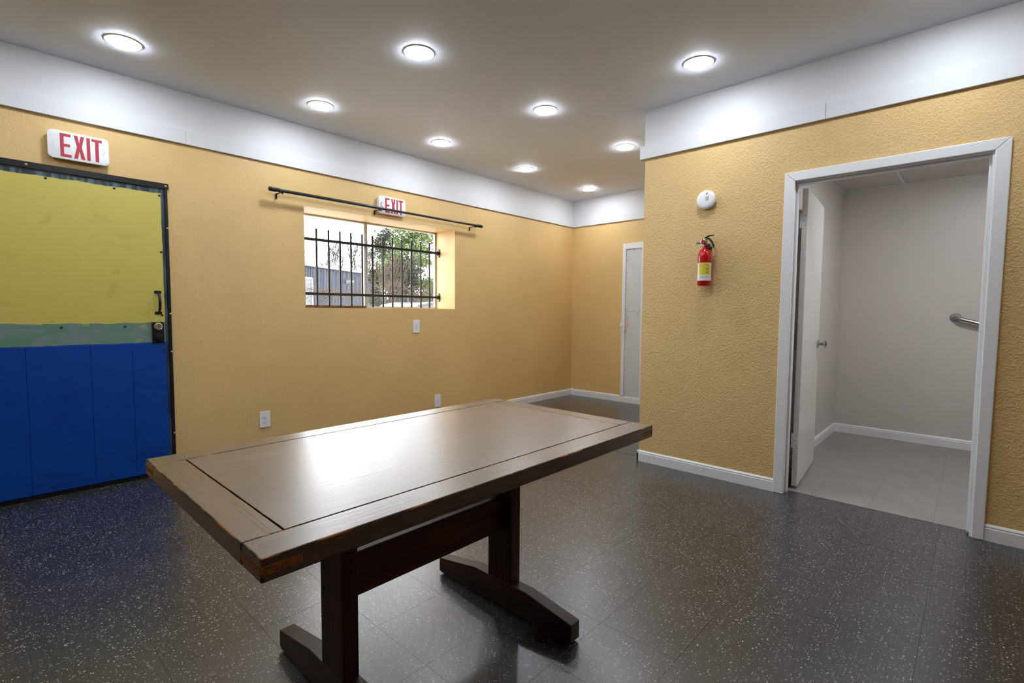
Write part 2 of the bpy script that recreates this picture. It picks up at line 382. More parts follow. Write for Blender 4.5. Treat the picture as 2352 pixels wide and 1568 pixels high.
for k, (area, x0, x1, y0, y1) in enumerate(cand):
    if k < 300 and area > 1:
        whole = abs(x1-x0-TS) < 1e-4 and abs(y1-y0-TS) < 1e-4
        cx, cy = (x0+x1)/2, (y0+y1)/2
        me = full if whole else tile_mesh(x0-cx+G, x1-cx-G, y0-cy+G, y1-cy-G, -0.0035, 0, M_VCT, 'tile')
        o = link('tile', me, floor); o.location = (cx, cy, random.uniform(-0.0002, 0.0002))
    else:
        rest.box(x0+G, x1-G, y0+G, y1-G, -0.0035, 0)
o = part('remaining_tiles', rest, M_VCT, floor); o['kind'] = 'stuff'

# frieze: white band and proud board under the ceiling
def frieze(n, label, band, boards):
    o = struct('trim_%d' % n, band, M_FRIEZE, label)
    for b in boards: part('frieze_board', b, M_FRIEZE, o, 0.0015, 1)
    return o
frieze(1, 'white frieze band above the window wall', MB().box(0, 0.006, YN, YB, ZS, HC),
       [MB().box(0, 0.023, YN, 1.093, ZT, ZS), MB().box(0, 0.020, 1.0945, YB-0.02, ZT, ZS-0.001)])
frieze(2, 'white frieze band above the far wall', MB().box(0, XC, YB-0.006, YB, ZS, HC), [MB().box(0, XC, YB-0.020, YB, ZT, ZS)])
frieze(3, 'white frieze band above the bathroom doorway wall', MB().box(XC-0.002, XR, YC-0.006, YC, ZS, HC).box(XC-0.006, XC, YC, YB, ZS, HC),
       [MB().box(XC-0.036, 3.5415, YC-0.022, YC, ZT, ZS), MB().box(3.543, XR, YC-0.020, YC, ZT, ZS), MB().box(XC-0.036, XC, YC, YB-0.02, ZT, ZS)])

# baseboards with a beaded top
BBP = [(0, 0), (0.012, 0), (0.012, 0.066), (0.0085, 0.070), (0.0105, 0.077), (0.006, 0.086), (0.002, ZBB), (0, ZBB)]
def bb_x(x0, x1, y, mb=None): return (mb or MB()).prism(BBP, lambda d, z: (x0, y-d, z), lambda d, z: (x1, y-d, z))
def bb_y(y0, y1, x, s=1, mb=None): return (mb or MB()).prism(BBP, lambda d, z: (x+s*d, y0, z), lambda d, z: (x+s*d, y1, z))
struct('baseboard_left', bb_y(0.985, YB, 0), M_WHITE, 'white baseboard along the window wall')
struct('baseboard_far', bb_x(0, 0.8145, YB, bb_x(0.8155, XC, YB)), M_WHITE, 'white baseboard along the far wall')
struct('baseboard_right', bb_x(XC-0.012, 3.326, YC, bb_y(YC-0.012, YB, XC, -1)), M_WHITE, 'white baseboard below the fire extinguisher')
struct('baseboard_side', bb_x(4.362, XR, YC), M_WHITE, 'white baseboard at the right edge beyond the doorway')

# ------------------------------------------------------------------ bathroom
BX0, BX1, BY1, BZ = 3.258, 5.2, 5.95, 2.403
BY0 = YC+0.12
struct('wall_bathroom_left', MB().box(BX0-0.1, BX0, BY0, BY1+0.1, 0, HC), M_BATHW, 'off-white bathroom wall behind the open door')
struct('wall_bathroom_back', MB().box(BX0, BX1, BY1, BY1+0.1, 0, HC), M_BATHW, 'off-white back wall of the bathroom with the grab bar')
struct('wall_bathroom_right', MB().box(BX1, BX1+0.1, BY0, BY1+0.1, 0, HC), M_BATHW, 'off-white bathroom side wall')
m = MB(); m.box(BX0, DX0, BY0, BY0+0.004, 0, HC); m.box(DX0, DX1, BY0, BY0+0.004, DZ2, HC); m.box(DX1, BX1, BY0, BY0+0.004, 0, HC)
struct('wall_bathroom_front', m, M_BATHW, 'off-white inner face of the doorway wall')
struct('baseboard_bathroom', bb_x(BX0, BX1, BY1, bb_y(BY0, BY1, BX0, 1)), M_WHITE, 'white baseboard inside the bathroom')
bf = struct('floor_bathroom', MB().box(BX0, BX1, YC+0.1105, BY1, -0.12, -0.0035), M_SUB_L, 'light grey vinyl tile floor of the bathroom')
by_s = [YC+0.086] + [3.80+TS*k for k in range(1, 8)]
bx_s = [BX0] + [3.53+0.311*k for k in range(0, 6)]
for i in range(len(bx_s)-1):
    for j in range(len(by_s)-1):
        x0, x1, y0, y1 = bx_s[i], min(bx_s[i+1], BX1), by_s[j], min(by_s[j+1], BY1)
        if y1-y0 < 0.01 or x1-x0 < 0.01: continue
        cx, cy = (x0+x1)/2, (y0+y1)/2
        if j == 0: x0c, x1c = max(x0, 3.385), min(x1, 4.303)
        else: x0c, x1c = x0, x1
        if x1c-x0c < 0.01: continue
        o = link('tile', tile_mesh(x0c-cx+G, x1c-cx-G, y0-cy+G, y1-cy-G, -0.003, 0.002, M_VCT_L, 'tile'), bf); o.location = (cx, cy, 0)
bc = struct('ceiling_bathroom', MB().box(BX0, BX1, BY0, BY1, BZ+0.02, BZ+0.06), M_WHITE, 'suspended white tile ceiling of the bathroom')
tx = [BX0, 3.735, 4.345, 4.955, BX1]; ty = [BY0, 4.12, 5.34, BY1]
for i in range(len(tx)-1):
    for j in range(len(ty)-1):
        part('ceiling_panel', MB().box(tx[i]+0.012, tx[i+1]-0.012, ty[j]+0.012, ty[j+1]-0.012, BZ+0.003, BZ+0.018), M_BATHW, bc, 0.002, 1)
for x in tx: part('grid_bar', MB().box(max(x-0.012, BX0), min(x+0.012, BX1), BY0, BY1, BZ, BZ+0.004).box(max(x-0.002, BX0), min(x+0.002, BX1), BY0, BY1, BZ+0.004, BZ+0.02), M_WHITE, bc)
for y in ty[1:-1]: part('grid_bar', MB().box(BX0, BX1, y-0.012, y+0.012, BZ-0.0005, BZ+0.004).box(BX0, BX1, y-0.002, y+0.002, BZ+0.004, BZ+0.02), M_WHITE, bc)
for y in (BY0+0.012, BY1-0.012): part('grid_bar', MB().box(BX0, BX1, y-0.012, y+0.012, BZ-0.0005, BZ+0.004), M_WHITE, bc)

# doorway casing, jambs and stops
JX0, JX1, JZ = 3.385, 4.303, 2.046
CI0, CI1, CIZ = 3.388, 4.312, 2.050
CO0, CO1, COZ = 3.326, 4.3735, 2.1085
cas = struct('trim_4', MB().box(DX0, JX0, YC-0.002, BY0+0.006, 0, JZ+0.02).box(JX1, DX1, YC-0.002, BY0+0.006, 0, JZ+0.02).box(JX0, JX1, YC-0.002, BY0+0.006, JZ, JZ+0.02), M_WHITE,
             'white painted door casing around the bathroom doorway', None, 0.001, 1)
def casing(poly): return MB().prism(poly, lambda a, b: (a, YC, b), lambda a, b: (a, YC-0.018, b))
part('casing_head', casing([(CO0, COZ), (CO1, COZ), (CI1, CIZ), (CI0, CIZ)]), M_WHITE, cas, 0.004, 2)
part('casing_leg', casing([(CO0, 0), (CI0, 0), (CI0, CIZ), (CO0, COZ)]), M_WHITE, cas, 0.004, 2)
part('casing_leg', casing([(CI1, 0), (CO1-0.012, 0), (CO1, COZ), (CI1, CIZ)]), M_WHITE, cas, 0.004, 2)
SY0, SY1 = YC+0.030, YC+0.072
part('door_stop', MB().box(JX0, JX0+0.011, SY0, SY1, 0.0, JZ), M_WHITE, cas, 0.002, 1)
part('door_stop', MB().box(JX1-0.011, JX1, SY0, SY1, 0.012, JZ), M_WHITE, cas, 0.002, 1)
part('door_stop', MB().box(JX0+0.011, JX1-0.011, SY0, SY1, JZ-0.011, JZ), M_WHITE, cas, 0.002, 1)
# bathroom door leaf, swung in against the left wall
ang = math.radians(4.4)
hx, hy = 3.430, BY0+0.032
d2 = bpy.data.objects.new('door_2', None); C.objects.link(d2); d2.location = (hx, hy, 0); d2.rotation_euler = (0, 0, ang)
d2['kind'] = 'structure'; d2['label'] = 'white bathroom door standing open inside the doorway'
LEN = 0.775
part('leaf', MB().box(-0.034, 0, 0, LEN, 0.018, 2.03), M_BATHDOOR, d2, 0.0025, 2)
for z in (1.82, 0.335):
    h = part('hinge', MB().prism(rrect(-0.033, -0.002, z-0.05, z+0.05, 0.012), lambda a, b: (a, -0.0012, b), lambda a, b: (a, 0.001, b)), M_WHITE, d2)
    part('hinge_barrel', MB().tube([(-0.039, -0.006, z-0.05), (-0.039, -0.006, z+0.05)], 0.0055, 10), M_WHITE, h)
    for dz in (-0.034, 0.0, 0.034): part('hinge_screw', MB().lathe([(0.0035, 0), (0.003, 0.0006)], (-0.02+0.008*(dz != 0), -0.0012, z+dz), (0, -1, 0), 10), M_SLOT, h)
for s in (1, -1):
    x0 = 0.0 if s > 0 else -0.034
    part('knob', MB().lathe([(0.001, 0), (0.033, 0), (0.033, 0.004), (0.028, 0.009), (0.012, 0.012), (0.0105, 0.03), (0.015, 0.034), (0.0255, 0.042), (0.027, 0.056), (0.024, 0.064), (0.012, 0.067), (0.001, 0.067)],
         (x0, LEN-0.065, 0.965), (s, 0, 0), 24), M_CHROME, d2)
# grab bar on the back wall
gb = thing('grab_bar', 'stainless steel grab bar on the bathroom back wall', 'grab bar', (4.145, BY1, 1.172), ON_C)
gd = Vector((0.955, -0.296, 0))
def gp(s, w_): v = gd*s; return (v.x, v.y, w_)
part('bar', MB().tube([gp(0, 0.0), gp(0.0, 0.025), gp(0.012, 0.042), gp(0.035, 0.05), gp(0.3, 0.05), gp(0.565, 0.05), gp(0.588, 0.042), gp(0.6, 0.025), gp(0.6, 0)], 0.0165, 16), M_STEEL, gb)
for s in (0, 0.6): part('flange', MB().lathe([(0.001, 0), (0.04, 0), (0.0405, 0.004), (0.036, 0.011), (0.018, 0.014), (0.001, 0.014)], gp(s, 0), (0, 0, 1), 28), M_STEEL, gb)

# ------------------------------------------------------------------ window
w1 = bpy.data.objects.new('window_1', None); C.objects.link(w1); w1.location = (-0.33, (WY0+WY1)/2, WZ0)
w1['kind'] = 'structure'; w1['label'] = 'aluminium sliding window set deep in the yellow wall'
wy0, wy1, wh = WY0-(WY0+WY1)/2, WY1-(WY0+WY1)/2, WZ1-WZ0
part('frame', MB().box(-0.03, 0, wy0, wy1, 0, 0.022).box(-0.03, 0, wy0, wy1, wh-0.016, wh).box(-0.03, 0, wy0, wy0+0.02, 0.022, wh-0.016).box(-0.03, 0, wy1-0.02, wy1, 0.022, wh-0.016), M_ALU, w1, 0.002, 1)
MY = 2.755-(WY0+WY1)/2
part('mullion', MB().box(-0.028, 0.004, MY-0.022, MY-0.002, 0.022, wh-0.016), M_ALU, w1, 0.002, 1)
part('mullion', MB().box(-0.034, -0.006, MY+0.004, MY+0.026, 0.022, wh-0.016), M_ALU, w1, 0.002, 1)
for a, b, x in ((wy0+0.02, MY-0.02, -0.012), (MY+0.02, wy1-0.02, -0.022)): part('pane', MB().box(x, x+0.003, a, b, 0.022, wh-0.016), M_GLASS, w1)
ws = thing('wooden_stick', 'brown wooden stick lying along the bottom of the sliding window', 'stick', (-0.315, 2.35, WZ0))
part('stick', MB().box(-0.012, 0.014, -0.38, 0.39, 0.0, 0.026), M_STICK, ws, 0.003, 2)
gd_ = thing('window_guard', 'dark steel security bars fixed across the window recess', 'window bars', (-0.28, (WY0+WY1)/2, WZ0))
for y in (2.085, 2.2075, 2.328, 2.4443, 2.560, 2.6828, 2.8019, 2.9217, 3.0376, 3.1564, 3.280, 3.406, 3.527):
    yy = y-(WY0+WY1)/2
    part('bar', MB().box(-0.007, 0.007, yy-0.008, yy+0.008, 0.012, 1.966-WZ0), M_BAR, gd_, 0.0012, 1)
for z in (1.862, 1.358):
    part('rail', MB().box(-0.011, 0.011, wy0+0.008, wy1-0.008, z-WZ0-0.0125, z-WZ0+0.0125), M_BAR, gd_, 0.002, 1)
    for y, s in ((wy0, 1), (wy1, -1)):
        fl = part('flange', MB().prism(rrect(-0.024, 0.024, z-WZ0-0.05, z-WZ0+0.05, 0.023), lambda a, b: (a, y, b), lambda a, b: (a, y+s*0.006, b))
                  .box(-0.016, 0.016, min(y+s*0.006, y+s*0.035), max(y+s*0.006, y+s*0.035), z-WZ0-0.017, z-WZ0+0.017), M_BAR, gd_, 0.0015, 1)
        for dz in (-0.034, 0.034): part('bolt', MB().lathe([(0.007, 0), (0.006, 0.005), (0.001, 0.006)], (0, y+s*0.006, z-WZ0+dz), (0, s, 0), 8), M_STEEL, fl)

# ------------------------------------------------------------------ painted door in the window wall
d1 = bpy.data.objects.new('door_1', None); C.objects.link(d1); d1.location = (0, 0.5, 0)
d1['kind'] = 'structure'; d1['label'] = 'door painted yellow above and blue below with a green band'
leaf = part('leaf', MB().box(-0.05, 0.004, DY0+0.004-0.5, DY1-0.006-0.5, 0.03, DZ1-0.004), M_DOOR, d1, 0.0015, 1)
ys = [DY0+0.005, 0.205, 0.513, 0.735, DY1-0.008]
for i in range(4):
    part('lower_board', MB().box(0.003, 0.0065, ys[i]+0.0012-0.5, ys[i+1]-0.0012-0.5, 0.034, 0.962), M_DOOR, d1, 0.001, 1)
part('threshold_sweep', MB().box(-0.05, -0.004, DY0-0.5, DY1-0.5, 0.0, 0.03), M_BLACK, d1)
part('frame_head', MB().box(-0.01, 0.014, DY0-0.04-0.5, 0.980-0.5, DZ1, 2.094), M_BLACK, d1, 0.0015, 1)
part('frame_side', MB().box(-0.05, 0.010, DY1-0.005-0.5, 0.972-0.5, 0, DZ1), M_BLACK, d1, 0.0015, 1)
part('frame_side', MB().box(-0.05, 0.010, DY0-0.03-0.5, DY0+0.004-0.5, 0, DZ1), M_BLACK, d1, 0.0015, 1)
bolt = MB().lathe([(0.0075, 0), (0.007, 0.002), (0.004, 0.004), (0.0005, 0.0045)], (0, 0, 0), (1, 0, 0), 10)
b_black, b_brass = bolt.mesh('bolt', M_SLOT), bolt.mesh('bolt', M_BRASS)
for y, z in ((0.335, 2.012), (0.672, 2.010), (0.925, 2.006), (0.925, 1.61), (0.918, 1.16), (0.917, 0.915), (0.375, 1.083), (0.70, 1.083), (0.60, 0.075), (0.30, 0.07), (0.915, 0.55)):
    o = link('bolt', b_black, d1); o.location = (0.0055 if z < 0.96 else 0.004, y-0.5, z)
for y, z, x in ((0.962, 2.075, 0.014), (0.25, 2.075, 0.014), (0.966, 1.78, 0.010), (0.966, 1.17, 0.010), (0.966, 0.895, 0.010), (0.966, 0.30, 0.010)):
    o = link('bolt', b_brass, d1); o.location = (x, y-0.5, z)
hd = part('handle', MB().tube([(0.006, 0.397, 1.322), (0.022, 0.398, 1.315), (0.038, 0.399, 1.29), (0.042, 0.399, 1.25), (0.038, 0.398, 1.21), (0.022, 0.397, 1.186), (0.006, 0.396, 1.179)], [0.007, 0.007, 0.0085, 0.0095, 0.0085, 0.007, 0.007], 12), M_BLACK, d1)
for z in (1.325, 1.177): part('mounting_plate', MB().box(0.004, 0.010, 0.374, 0.416, z-0.010, z+0.010), M_BLACK, hd, 0.002, 1)
lk = part('lock', MB().box(0.003, 0.016, 0.352, 0.424, 0.966, 1.112), M_BLACK, d1, 0.003, 2)
part('lock_cylinder', MB().lathe([(0.001, 0), (0.029, 0), (0.029, 0.006), (0.024, 0.016), (0.021, 0.018), (0.019, 0.016), (0.001, 0.016)], (0.016, 0.389, 1.08), (1, 0, 0), 28), M_CHROME, lk)
part('keyhole', MB().box(0.0315, 0.0328, 0.387, 0.391, 1.072, 1.088).lathe([(0.005, 0), (0.001, 0.001)], (0.0318, 0.389, 1.078), (1, 0, 0), 12), M_SLOT, lk)
part('lock_knob', MB().lathe([(0.001, 0), (0.026, 0), (0.025, 0.012), (0.020, 0.02), (0.001, 0.022)], (0.016, 0.389, 1.003), (1, 0, 0), 24), M_BLACK, lk)

# ------------------------------------------------------------------ narrow grey boarded panel on the far wall
gp_ = thing('boarded_panel', 'narrow grey boarded-up panel with a chipped white frame on the far wall', 'wall panel', (0.98, YB, 0), ON_C)
gx = lambda x: x-0.98
for a, b, z0, z1 in ((0.824, 0.872, ZBB, 2.10), (1.101, 1.155, ZBB, 2.105)): part('frame_side', MB().box(gx(a), gx(b), z0, z1, 0, 0.02), M_WHITE, gp_, 0.002, 1)
part('frame_head', MB().slab([(gx(0.872), 2.028), (gx(1.101), 2.028), (gx(1.101), 2.103), (gx(0.872), 2.098)], 0, 0.018), M_WHITE, gp_, 0.002, 1)
part('board', MB().box(gx(0.874), gx(1.099), ZBB, 1.206, 0, 0.008), M_GPANEL, gp_, 0.001, 1)
part('board', MB().box(gx(0.874), gx(1.099), 1.209, 2.026, 0, 0.007), M_GPANEL, gp_, 0.001, 1)
scr = MB().lathe([(0.0055, 0), (0.004, 0.0015), (0.0005, 0.002)], (0, 0, 0), (0, 0, 1), 10).mesh('screw', M_SLOT)
for x, z in ((0.89, 2.005), (0.985, 2.008), (1.085, 2.01), (0.888, 1.88), (0.886, 1.73), (0.885, 1.5), (0.886, 1.235), (1.0, 1.228), (1.08, 1.232), (1.05, 1.185), (0.885, 0.72), (0.885, 0.44), (0.884, 0.16)):
    o = link('screw', scr, gp_); o.location = (gx(x), z, 0.0085)
rnd = random.Random(3)
for k in range(9):
    cx, cz = 0.815+rnd.uniform(0, 0.05), 0.93+rnd.uniform(0, 0.14); r = rnd.uniform(0.012, 0.028)
    poly = [(gx(cx)+r*rnd.uniform(0.35, 1)*math.cos(a), cz+1.6*r*rnd.uniform(0.4, 1)*math.sin(a)) for a in [2*PI*i/7 for i in range(7)]]
    part('paint_flake', MB().slab(poly, 0.0, 0.006+0.018*(cx > 0.825)+rnd.uniform(0.001, 0.004)), M_WHITE if k % 3 else M_GPANEL, gp_)

# ------------------------------------------------------------------ table
TXA, TXB, TYA, TYB, TZ, TT = 2.45, 3.3435, 0.337, 1.8445, 0.75, 0.047
tcx, tcy = (TXA+TXB)/2, (TYA+TYB)/2
tb = thing('trestle_table', 'dark stained wooden trestle table with a worn glossy framed top', 'table', (tcx, tcy, 0))
hx_, hy_ = (TXB-TXA)/2, (TYB-TYA)/2
PX0, PX1, PY0, PY1 = 2.538-tcx, 3.246-tcx, 0.420-tcy, 1.757-tcy
def tbox(name, b, mats, parent=tb, bev=0.003, seg=2): return part(name, MB().box(*b), mats, parent, bev, seg, 1 if len(mats) > 1 else None)
tbox('rail', (PX1+0.001, hx_, -hy_, hy_, TZ-TT, TZ), [M_WY, M_EY], bev=0.0035)
tbox('rail', (-hx_, PX0-0.001, -hy_, hy_, TZ-TT, TZ), [M_WY, M_EY], bev=0.0035)
for s in (-1, 1):
    y0, y1 = (-hy_-0.0005, PY0-0.001) if s < 0 else (PY1+0.001, hy_+0.0005)
    eb = tbox('end_board', (PX0, PX1, y0, y1, TZ-TT, TZ-0.0006), [M_WX, M_EX], bev=0.003)
    for x0, x1 in ((PX1, hx_+0.0006), (-hx_-0.0006, PX0)):
        tbox('tenon', (x0, x1, y0-0.0008, y1-0.004, TZ-0.034, TZ-0.0145), [M_TENON], eb, 0.001, 1)
tbox('panel', (PX0+0.0015, PX1-0.0025, PY0+0.002, PY1-0.002, TZ-0.024, TZ-0.0005), [M_WP, M_EY], bev=0.0008, seg=1)
tbox('panel_backing', (PX0-0.01, PX1+0.01, PY0-0.01, PY1+0.01, TZ-0.036, TZ-0.025), [M_WZ], bev=0)
LXA, LXB = 2.838-tcx, 2.969-tcx
for ya, yb in ((0.692, 0.745), (1.413, 1.465)):
    ya -= tcy; yb -= tcy
    tbox('leg', (LXA, LXB, ya, yb, 0.112, TZ-TT), [M_WZ, M_EZ2], bev=0.003)
    fx0, fx1 = 2.519-tcx, 3.2645-tcx
    prof = [(fx0, 0.012), (fx0+0.012, 0.008), (fx1-0.012, 0.008), (fx1, 0.014), (fx1, 0.080), (3.045-tcx, 0.1135), (2.755-tcx, 0.1135), (fx0, 0.072)]
    ft = part('foot', MB().prism(prof, lambda a, b: (a, ya, b), lambda a, b: (a, yb, b)), [M_WF, M_EX2], tb, 0.0025, 2, 1)
    for a, b in ((fx0+0.03, fx0+0.10), (fx1-0.10, fx1-0.03)): part('foot_pad', MB().box(a, b, ya+0.006, yb-0.006, 0.0, 0.009), M_SLOT, ft)
tbox('stretcher', (2.876-tcx, 2.914-tcx, 0.744-tcy, 1.414-tcy, 0.322, 0.462), [M_WS, M_WS], bev=0.002)
for y in (0.692-tcy,):
    for z in (0.43, 0.36): part('peg_hole', MB().lathe([(0.009, 0), (0.008, 0.0004)], (2.862-tcx, y-0.0002, z), (0, -1, 0), 14), M_DARKGAP, tb)

# ------------------------------------------------------------------ exit signs
def stroke(pts): return pts
def letters(x0, h, zb):
    s = 0.0178; L = []
    E = [(0, 0), (0.053, 0), (0.053, s*0.95), (s, s*0.95), (s, h/2-s*0.45), (0.047, h/2-s*0.45), (0.047, h/2+s*0.5), (s, h/2+s*0.5), (s, h-s*0.95), (0.051, h-s*0.95), (0.051, h), (0, h)]
    X = [(0, 0), (0.019, 0), (0.0275, h*0.335), (0.036, 0), (0.056, 0), (0.0395, h*0.515), (0.053, h), (0.0345, h), (0.0275, h*0.69), (0.0205, h), (0.002, h), (0.0155, h*0.515)]
    I = [(0, 0), (s, 0), (s, h), (0, h)]
    T = [(0.0175, 0), (0.0355, 0), (0.0355, h-s*0.95), (0.053, h-s*0.95), (0.053, h), (0, h), (0, h-s*0.95), (0.0175, h-s*0.95)]
    for poly, off in ((E, 0), (X, 0.064), (I, 0.1275), (T, 0.1525)): L.append([(x0+off+a, zb+b) for a, b in poly])
    return L
def exit_sign(label, y, z, hw, hh, x0, arrow_red):
    t_ = thing('exit_sign', label, 'exit sign', (0, y, z), ON_A, 'exit signs on the window wall')
    part('housing', MB().slab(rrect(-hw+0.006, hw-0.006, -hh+0.006, hh-0.006, 0.022), 0, 0.03), M_PLASTIC, t_)
    part('face_plate', MB().slab(rrect(-hw, hw, -hh, hh, 0.027, 7), 0.026, 0.046), M_PLASTIC, t_, 0.003, 2, angle=30)
    for poly in letters(x0, hh*2*0.83, -hh*0.83): part('letter', MB().slab(poly, 0.0445, 0.0468), M_SIGN_RED, t_, label='red capital letter')
    for s in (-1, 1):
        c = s*(hw-0.026); a = s*0.010
        poly = [(c+a, 0), (c-a*0.5, 0.024), (c-a*1.3, 0.024), (c+a*0.2, 0), (c-a*1.3, -0.024), (c-a*0.5, -0.024)]
        red = arrow_red and s < 0
        part('chevron', MB().slab(poly, 0.0445, 0.0466 if red else 0.0463), M_SIGN_RED if red else M_FAINT, t_)
    return t_
exit_sign('white exit sign with red letters above the blue and yellow door', 0.4975, 2.225, 0.149, 0.086, -0.091, False)
exit_sign('white exit sign with a red arrow, half behind the curtain rod', 2.828, 2.2215, 0.152, 0.084, -0.083, True)

# ------------------------------------------------------------------ curtain rod
cr = thing('curtain_rod', 'dark grey telescoping curtain rod on three brackets above the window', 'curtain rod', (0, 2.82, 2.1735), ON_A)
RW = 0.083
part('outer_tube', MB().tube([(1.66-2.82, 0, RW), (2.70-2.82, 0, RW)], 0.0135, 16), M_ROD, cr)
part('inner_tube', MB().tube([(2.70-2.82, 0, RW), (3.99-2.82, -0.002, RW)], 0.0112, 16), M_ROD, cr)
for u, s in ((1.645-2.82, 1), (4.003-2.82, -1)):
    part('end_cap', MB().lathe([(0.015, 0), (0.0175, 0.003), (0.0175, 0.055), (0.0155, 0.06), (0.0155, 0.085), (0.013, 0.088)], (u, 0 if s > 0 else -0.002, RW), (s, 0, 0), 18), M_BLACK, cr)
for u in (1.735-2.82, 2.655-2.82, 3.885-2.82):
    b = part('bracket', MB().box(u-0.008, u+0.008, -0.055, -0.012, 0, 0.004).box(u-0.007, u+0.007, -0.020, -0.014, 0.003, RW+0.012).box(u-0.007, u+0.007, -0.020, -0.010, RW+0.010, RW+0.017), M_BLACK, cr, 0.001, 1)
    part('clamp_screw', MB().lathe([(0.004, 0), (0.004, 0.010), (0.009, 0.011), (0.009, 0.018), (0.001, 0.019)], (u+0.004, -0.018, RW), (1, 0, 0), 12), M_BLACK, b)

# ------------------------------------------------------------------ power outlets
def outlet_mesh():
    parts_ = []
    parts_.append(('plate', MB().slab(rrect(-0.0415, 0.0415, -0.066, 0.066, 0.004, 3), 0, 0.0065), M_PLATE, 0.0022))
    for s in (1, -1):
        cz = s*0.0195
        face = [(0.0172*math.cos(a), cz+max(-0.0125, min(0.0125, 0.0172*math.sin(a)))) for a in [2*PI*k/28 for k in range(28)]]
        parts_.append(('receptacle', MB().slab(face, 0.0062, 0.0082), M_PLATE, 0))
        parts_.append(('slot', MB().slab(rect(-0.0075, -0.0055, cz-0.001, cz+0.0075), 0.008, 0.0086), M_SLOT, 0))
        parts_.append(('slot', MB().slab(rect(0.0055, 0.0075, cz-0.0002, cz+0.0068), 0.008, 0.0086), M_SLOT, 0))
        parts_.append(('slot', MB().slab(circ(0, cz-0.0065, 0.0026, 10), 0.008, 0.0086), M_SLOT, 0))
    parts_.append(('screw', MB().lathe([(0.0032, 0), (0.0028, 0.0012)], (0, 0, 0.0065), (0, 0, 1), 12), M_STEEL, 0))
    return [(n, mb.mesh(n, mt, bv, 1)) for n, mb, mt, bv in parts_]
om = outlet_mesh()
for y, z, lab in ((1.604, 0.299, 'white duplex outlet low on the yellow wall nearest the blue door'), (3.136, 1.040, 'white duplex outlet high on the yellow wall under the window'),
                  (3.416, 0.223, 'white duplex outlet low on the wall just above the far table edge')):
    t_ = thing('power_outlet', lab, 'outlet', (0, y, z), ON_A, 'outlets on the window wall')
    for n, me in om: link(n, me, t_)

# ------------------------------------------------------------------ smoke detector and fire extinguisher
sd = thing('smoke_detector', 'round white smoke detector on the yellow wall above the fire extinguisher', 'smoke detector', (2.820, YC, 2.012), ON_C)
part('base_ring', MB().lathe([(0.001, 0), (0.062, 0), (0.062, 0.014), (0.058, 0.016), (0.001, 0.016)], (0, 0, 0), (0, 0, 1), 40), M_PLASTIC, sd)
part('cover', MB().lathe([(0.001, 0.016), (0.0655, 0.016), (0.0665, 0.02), (0.0655, 0.033), (0.060, 0.0385), (0.045, 0.0415), (0.001, 0.043)], (0, 0, 0), (0, 0, 1), 40), M_PLASTIC, sd)
for k in range(5):
    d = 0.0; u0 = 0.004+0.0028*k; hgt = 0.018-abs(k-2)*0.006
    part('grille_slot', MB().slab([(u0, 0.036-hgt/2+0.002*k), (u0+0.0017, 0.036-hgt/2+0.002*k), (u0+0.0017, 0.036+hgt/2+0.002*k), (u0, 0.036+hgt/2+0.002*k)], 0.039, 0.0428), M_VENT, sd)
for k, (z, a, b) in enumerate(((0.014, -0.002, 0.026), (0.006, 0.0, 0.026), (-0.002, 0.002, 0.025), (-0.010, 0.006, 0.024))):
    part('vent_slot', MB().slab([(a, z-0.003), (b, z+0.004), (b, z+0.007), (a, z)], 0.039, 0.0432), M_VENT, sd)
part('test_light', MB().lathe([(0.003, 0), (0.0005, 0.0015)], (-0.012, 0.015, 0.0425), (0, 0, 1), 10), M_PLASTIC, sd)

fe = thing('fire_extinguisher', 'small red fire extinguisher with a yellow instruction label on the wall', 'fire extinguisher', (2.836, YC, 1.395), ON_C)
ER, EW = 0.0455, 0.062
part('cylinder', MB().lathe([(0.001, 0.004), (0.036, 0.0), (0.043, 0.002), (ER, 0.008), (ER, 0.205), (0.0448, 0.220), (0.041, 0.237), (0.034, 0.251), (0.024, 0.261), (0.017, 0.266), (0.0155, 0.285), (0.001, 0.285)], (0, 0, EW), (0, 1, 0), 40), M_RED, fe)
def arc(mb, a0, a1, z0, z1, r, n=10, mat=0):
    vs_ = []
    for k in range(n+1):
        a = math.radians(a0+(a1-a0)*k/n)
        for z in (z0, z1): vs_.append((r*math.sin(a), z, EW+r*math.cos(a)))
    return mb.add(vs_, [(2*k, 2*k+2, 2*k+3, 2*k+1) for k in range(n)], mat)
lb = part('label', arc(MB(), -72, 118, 0.036, 0.162, ER+0.0004, 24), M_LABEL, fe)
part('instruction_field', arc(MB(), -28, 72, 0.078, 0.161, ER+0.0008, 14), M_LYEL, lb)
part('instruction_header', arc(MB(), -28, 72, 0.150, 0.160, ER+0.0010, 14), plain('label_pale_green', (206, 212, 120), 0.4), lb)
def ink(pts, wd=0.0011):
    mb = MB()
    for (a0, z0), (a1, z1) in zip(pts[:-1], pts[1:]):
        da, dz = (a1-a0)*ER*PI/180, z1-z0; L_ = max(1e-6, math.hypot(da, dz)); nu, nz = -dz/L_*wd/ER*180/PI, da/L_*wd
        q = []
        for a, z, s in ((a0, z0, 1), (a1, z1, 1), (a1, z1, -1), (a0, z0, -1)):
            aa = math.radians(a+nu*s); q.append(((ER+0.0014)*math.sin(aa), z+nz*s, EW+(ER+0.0014)*math.cos(aa)))
        mb.add(q, [(0, 1, 2, 3)])
    return mb
for pts in ([(30, 0.148), (44, 0.146), (54, 0.139), (58, 0.131), (52, 0.126)], [(34, 0.118), (42, 0.124), (50, 0.120), (58, 0.114)], [(40, 0.112), (50, 0.116), (60, 0.112)],
            [(36, 0.092), (44, 0.099), (52, 0.096), (60, 0.090)], [(46, 0.090), (50, 0.097)]): part('pictogram', ink(pts, 0.0013), M_INK, lb)
